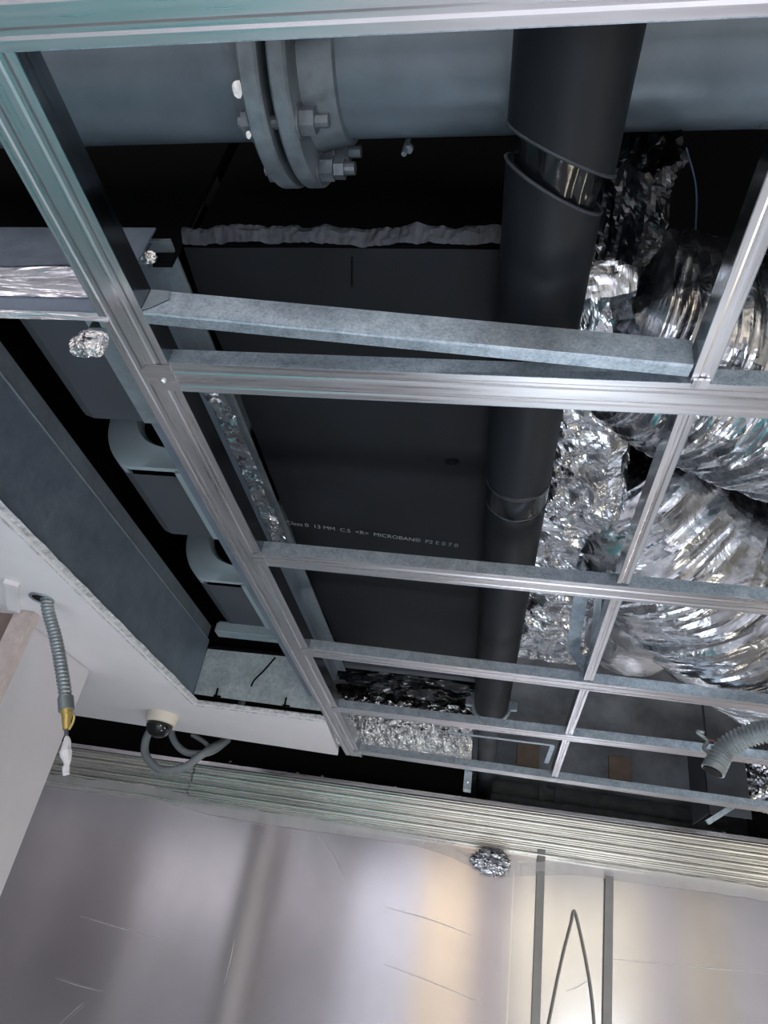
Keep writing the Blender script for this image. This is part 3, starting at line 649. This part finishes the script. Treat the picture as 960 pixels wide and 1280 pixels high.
# ================================================================== FOIL PLENUM AND FLEXIBLE DUCTS
fp = thing('foil_plenum', 'crumpled silver foil duct beside the black insulated pipe', 'duct', (0.25, 1.6, z6 + 1.05))
def plen(u, v):       # u round the section, v along
    y = 0.765 + 1.93 * v; xr = 0.18 + 0.16 * min(1, v * 1.7); zb = 1.062
    prof = [(0.03, 1.22), (0.03, zb + 0.02), (0.05, zb), (xr - 0.04, zb), (xr, zb + 0.03), (xr + 0.02, 1.22)]
    L = [0]
    for a, b in zip(prof, prof[1:]): L.append(L[-1] + math.dist(a, b))
    t = u * L[-1]
    for i in range(len(prof) - 1):
        if t <= L[i + 1] + 1e-9: k = (t - L[i]) / (L[i + 1] - L[i]); x = prof[i][0] + (prof[i + 1][0] - prof[i][0]) * k; z = prof[i][1] + (prof[i + 1][1] - prof[i][1]) * k; break
    x += 0.01; p = Vector((x, y, z)); c = crumple(p, 6.5) * 0.026 + crumple(p, 18) * 0.004
    sag = 0.03 * sin(v * 9) * (1 if z < 1.1 else 0)
    e = max(0, (v - 0.93) / 0.07); e2 = max(0, (0.05 - v) / 0.05)
    return Vector((x + c * 0.5 - 0.005, y, z6 + z - c - sag * 0.4 + 0.25 * e * e + 0.12 * e2))
mk('foil_wrap', *grid(110, 260, plen), FOIL, fp)
# dark glossy polythene bunched at its near end
def poly(u, v):
    a = u * 2 * pi; y = 0.60 + 0.16 * v; r = 0.055 + 0.045 * crumple((cos(a) * 0.2, sin(a) * 0.2, y), 8)
    return Vector((0.165 + cos(a) * r * 0.75, y, z6 + 1.08 + sin(a) * r + 0.0))
mk('black_polythene', *grid(70, 30, poly), TAPE, fp)
# smooth boot
c = atz(785, 800, 1.02)
mk('foil_boot', *blob((c.x + 0.03, c.y - 0.05, c.z + 0.11), 0.20, 0.38, 0.22, 5, lambda d: 0.95 + 0.05 * crumple(d, 1.8)), FOIL_SOFT, fp, smooth=True)
def flex(name, label, pts, rf, n=120, ns=220, seed=0, wr=0.024, ang=40):
    root = thing(name, label, 'duct', pts[0])
    path = catmull(pts, ns // (len(pts) - 1)); L = [0]
    for a, b in zip(path, path[1:]): L.append(L[-1] + (b - a).length)
    def rfn(i, th, p):
        s = L[i]; e = Vector((cos(th) * 0.8, sin(th) * 0.8, s * ang * 0.42 + seed)); q = Vector((cos(th) * 1.5 + seed, sin(th) * 1.5, s * ang))
        m = 0.75 + 0.35 * noise.noise(Vector((cos(th) * 1.5, sin(th) * 1.5, s * 3 + seed)))
        return wr * (rid(e) * 0.6 * m + rid(q) * 0.4 * m - 0.35) + 0.02 * noise.noise(Vector((cos(th) * 1.2, sin(th) * 1.2, s * 4 + seed)))
    mk('foil_sleeve', *tubeg(path, rf, n, rfn), FOIL_FLEX, root)
    return root
V = lambda x, y, z: Vector((x, y, z6 + z))
flex('flexible_duct', 'silver foil flexible duct at upper right, above the second cross channel', [V(0.20, 0.96, 1.08), V(0.30, 1.00, 1.08), V(0.48, 1.08, 1.09), V(0.70, 1.19, 1.10), V(1.0, 1.37, 1.12), V(1.5, 1.8, 1.14)], lambda t: 0.170 + 0.06 * min(1, t * 2), seed=2, ang=52)
flex('flexible_duct', 'silver foil flexible duct at lower right, bulging above the fourth channel', [V(0.30, 1.66, 1.27), V(0.39, 1.74, 1.23), V(0.54, 1.92, 1.195), V(0.80, 2.23, 1.20), V(1.12, 2.65, 1.225), V(1.7, 3.3, 1.24)], lambda t: 0.19 + 0.15 * min(1, t * 1.9), seed=11, ang=30)

# ================================================================== SMALL SERVICES BEYOND
# horizontal foil duct at the far left
c0, c1 = atz(430, 918, 0.96), atz(592, 934, 0.96)
fy = 3.62
fd = thing('foil_duct', 'short round foil duct lying across between the fifth and sixth channels', 'duct', (-0.4, fy, z6 + 1.0))
path = [Vector((-0.80 + 0.735 * i / 90, fy, z6 + 1.04)) for i in range(91)]
mk('foil_sleeve', *tubeg(path, 0.155, 60, lambda i, th, p: 0.016 * crumple(Vector((p.x * 1.0, cos(th) * 0.15, sin(th) * 0.15)), 14) - 0.006), FOIL_FINE, fd)
# black polythene bag behind the duct end
c = Vector((-0.36, 3.10, z6 + 1.12))
tag(mk('black_bag', *blob(c, 0.36, 0.12, 0.11, 5, lambda d: 0.75 + 0.4 * crumple(d, 2.2)), TAPE), 'crumpled shiny black polythene beyond the far end of the black duct', 'bag')
# black panels closing the gap behind the trim
bl = thing('black_panel', 'black painted panel in the gap above the left ribbed trim', 'wall_panel', (-1.6, 4.3, G))
mk('board', *boxg(-3.4, -0.10, 4.30, 4.33, G - 0.2, G + 0.5), BLACK, bl)
mk('ledge', *boxg(-3.4, -0.10, 4.21, 4.30, G - 0.2, G - 0.03), BLACK, bl)
for px, py in ((288, 952), (403, 970), (494, 984), (548, 994), (560, 996), (372, 966), (575, 996)):
    q = aty(px, py, 4.195); mk('screw', *blob(q, 0.011, 0.011, 0.011, 2, lambda d: 1), SCREW, bl, smooth=True)
bl = thing('black_panel', 'black painted panel in the gap above the right end of the trim', 'wall_panel', (2.0, 4.3, G))
mk('board', *boxg(1.45, 4.0, 4.30, 4.33, G - 0.2, G + 0.5), BLACK, bl)
mk('ledge', *boxg(1.45, 4.0, 4.21, 4.30, G - 0.2, G - 0.03), BLACK, bl)
for px, py in ((893, 1046), (905, 1041), (891, 1040)):
    q = aty(px, py, 4.195); mk('screw', *blob(q, 0.011, 0.011, 0.011, 2, lambda d: 1), SCREW, bl, smooth=True)
# pipes against the concrete wall
for i, (px, py, r) in enumerate(((690, 992, 0.045), (690, 1006, 0.03), (690, 1018, 0.03), (690, 1030, 0.03))):
    a = aty(px, py, 4.85); P = [Vector((0.05 if i else -0.1, 4.85, a.z)), Vector((1.5, 4.85, a.z - 0.02))]
    root = thing('wall_pipe', ('thick dark pipe, topmost along the concrete wall above the trim', 'thin dark pipe second from top along the concrete wall', 'thin dark pipe third from top along the concrete wall', 'thin dark pipe, lowest along the concrete wall above the trim')[i], 'pipe', P[0], 'pipes along the concrete wall')
    mk('tube', *tubeg(P, r, 20), WPIPE, root, auto=0.6)
    if i == 0:
        for x in (0.36, 0.46): mk('collar', *tubeg([(x, 4.85, a.z - 0.005), (x + 0.05, 4.85, a.z - 0.006)], r + 0.018, 24), WPIPE, root, auto=0.6)
# grey metal box and foil at the right
gb = thing('metal_box', 'dull grey sheet metal box behind the end of the right conduit', 'box', (1.1, 3.75, G))
mk('face', *boxg(1.06, 1.25, 3.66, 3.664, z6 + 0.80, z6 + 1.14), PLATE, gb)
mk('side', *loft([[Vector((1.06 + e, y, z)) for y, z in ((3.66, z6 + 0.80), (3.66, z6 + 1.14), (3.95, z6 + 1.14), (3.95, z6 + 0.80))] for e in (0, 0.003)]), PLATE, gb)
mk('hanger', *boxg(1.115, 1.125, 3.80, 3.81, z6 + 1.14, 3.75), PLATE, gb)
mk('top', *boxg(1.06, 1.25, 3.66, 3.95, z6 + 1.14, z6 + 1.143), PLATE, gb)
mk('stay', *tubeg([aty(884, 1028, 3.62), aty(922, 1004, 3.60)], 0.016, 4), SPANGLE, gb)
c = aty(952, 980, 3.72)
tag(mk('foil_bundle', *blob((c.x + 0.06, 3.75, c.z + 0.02), 0.17, 0.10, 0.15, 5, lambda d: 0.75 + 0.35 * crumple(d, 2.4)), FOIL), 'wrinkled silver foil bundle at the right edge behind the sixth channel', 'foil')
# blue wire top right
tag(mk('thin_wire', *tubeg(catmull([aty(858, 185, 0.85), aty(870, 235, 0.85), aty(868, 300, 0.82), aty(862, 318, 0.82)], 8), 0.0016, 6), BLUEW), 'thin blue wire hanging above the upper flexible duct', 'wire')

# ------------------------------------------------------------------ flexible conduits
def conduit(pts, r, root, pitch=0.011, n=14, mat=CONDUIT):
    path = catmull(pts, 120); Ln = [0]
    for a, b in zip(path, path[1:]): Ln.append(Ln[-1] + (b - a).length)
    return mk('ribbed_sleeve', *tubeg(path, r, n, lambda i, th, p: r * 0.10 * sin(2 * pi * Ln[i] / pitch + th)), mat, root, smooth=True)
cy = 1.93
lc = thing('hanging_conduit', 'grey ribbed conduit hanging from a hole in the white ceiling', 'conduit', (-1.44, 1.9, G))
hole = atz(52, 748, 0.799)
conduit([hole + Vector((0.005, 0, 0.03)), hole + Vector((0.03, 0.01, -0.03)), aty(70, 800, 1.93), aty(79, 850, 1.94), aty(83, 880, 1.95)], 0.0185, lc, 0.0125)
mk('hole_rim', *tubeg([hole + Vector((cos(t) * 0.036, sin(t) * 0.036, 0)) for t in [2 * pi * k / 32 for k in range(33)]], 0.005, 8), GALV_G, lc, smooth=True)
mk('dark_hole', *loft([[hole + Vector((cos(2 * pi * j / 30) * 0.035, sin(2 * pi * j / 30) * 0.035, e)) for j in range(30)] for e in (-0.001, 0.002)]), BLACK, lc)
mk('coupling', *tubeg([aty(82, 872, 1.95), aty(83, 888, 1.952)], 0.023, 20), CONDUIT, lc, auto=0.6)
mk('brass_gland', *tubeg([aty(83, 888, 1.952), aty(84, 895, 1.953), aty(83, 902, 1.954), aty(83, 912, 1.955)], lambda t: 0.018 - 0.008 * t, 16), BRASS, lc, auto=0.6)
mk('yellow_wire', *tubeg(catmull([aty(84, 890, 1.93), aty(92, 893, 1.93), aty(91, 903, 1.94), aty(86, 912, 1.94)], 8), 0.0035, 8), BRASS, lc, smooth=True)
mk('bare_lead', *tubeg([aty(83, 912, 1.955), aty(83, 922, 1.955)], 0.006, 8), BOLT, lc)
def wt(i, th, p): return 0.003 * noise.noise(Vector((cos(th) * 2, sin(th) * 2, p.z * 40)))
mk('white_tape', *tubeg([aty(83, 920 + 48 * k / 12, 1.955) + Vector((0.002 * sin(k), 0, 0)) for k in range(13)], lambda t: 0.005 + 0.013 * max(0, 1 - abs(t - 0.42) / 0.42) if t < 0.8 else 0.009, 12, wt), WTAPE, lc)
rc = thing('hanging_conduit', 'grey ribbed conduit curving in from the right edge, wires at its end', 'conduit', aty(895, 955, 2.05))
conduit([aty(892, 962, 2.05), aty(905, 938, 2.05), aty(930, 922, 2.02), aty(965, 912, 1.98), aty(1010, 905, 1.95), Vector((1.25, 1.9, 2.6)), Vector((1.35, 1.9, 3.2)), Vector((1.35, 1.9, 3.75))], 0.0285, rc, 0.011, 20)
mk('end_ring', *tubeg([aty(891, 964, 2.05), aty(894, 957, 2.05)], 0.031, 20), CONDUIT, rc, auto=0.6)
mk('dark_mouth', *tubeg([aty(890.6, 965, 2.05), aty(891, 964, 2.05)], 0.026, 20), BLACK, rc)
mk('pale_wire', *tubeg(catmull([aty(893, 945, 2.08), aty(880, 936, 2.1), aty(884, 926, 2.1), aty(872, 915, 2.1), aty(880, 916, 2.1)], 8), 0.0055, 8), CONDUIT, rc, smooth=True)
mk('red_wire', *tubeg(catmull([aty(880, 930, 2.1), aty(890, 925, 2.1), aty(900, 932, 2.1), aty(896, 942, 2.08)], 8), 0.003, 8), m_plain('dull_red_wire', (0.30, 0.12, 0.11), 0.5), rc, smooth=True)
mk('yellow_wire', *tubeg(catmull([aty(882, 936, 2.1), aty(890, 943, 2.1), aty(899, 940, 2.1), aty(894, 932, 2.1)], 8), 0.003, 8), m_plain('dull_yellow_wire', (0.40, 0.34, 0.18), 0.5), rc, smooth=True)
# ------------------------------------------------------------------ dome camera and its cable loop
dc = atz(204, 893, 0.8)
dm = thing('dome_camera', 'small cream and black dome camera on the white ceiling', 'camera', dc)
lathe = lambda pr, c, n=40: loft([[Vector((c.x + cos(2 * pi * j / n) * r, c.y + sin(2 * pi * j / n) * r, c.z + z)) for j in range(n)] for r, z in pr])
mk('base_ring', *lathe([(0.073, 0.0), (0.073, -0.012), (0.070, -0.042), (0.064, -0.046)], dc), CREAM, dm, auto=0.6)
mk('dome', *lathe([(0.062, -0.044), (0.060, -0.06), (0.054, -0.078), (0.044, -0.092), (0.030, -0.102), (0.014, -0.107), (0.002, -0.108)], dc), DOME, dm, smooth=True)
cb = thing('cable_loop', 'grey sleeved cable looping down below the dome camera', 'cable', aty(200, 950, 3.5))
mk('sleeve', *tubeg(catmull([aty(196, 905, 3.52), aty(184, 920, 3.5), aty(182, 943, 3.5), aty(200, 962, 3.5), aty(228, 960, 3.5), aty(250, 945, 3.5), aty(266, 934, 3.55), aty(285, 920, 3.7), Vector((-1.42, 3.9, 2.7)), Vector((-1.42, 4.0, 3.75))], 14), 0.020, 14), CABLE, cb, smooth=True)
mk('sleeve', *tubeg(catmull([aty(214, 902, 3.52), aty(216, 922, 3.52), aty(230, 939, 3.52), aty(252, 942, 3.54), aty(268, 938, 3.6), aty(285, 925, 3.75)], 14), 0.017, 14), CABLE, cb, smooth=True)
mk('sleeve', *tubeg(catmull([aty(240, 918, 3.56), aty(256, 928, 3.56), aty(266, 940, 3.58)], 10), 0.012, 12), CABLE, cb, smooth=True)
print('triangles', sum(len(p.vertices) - 2 for o in SC.objects if o.type == 'MESH' for p in o.data.polygons))
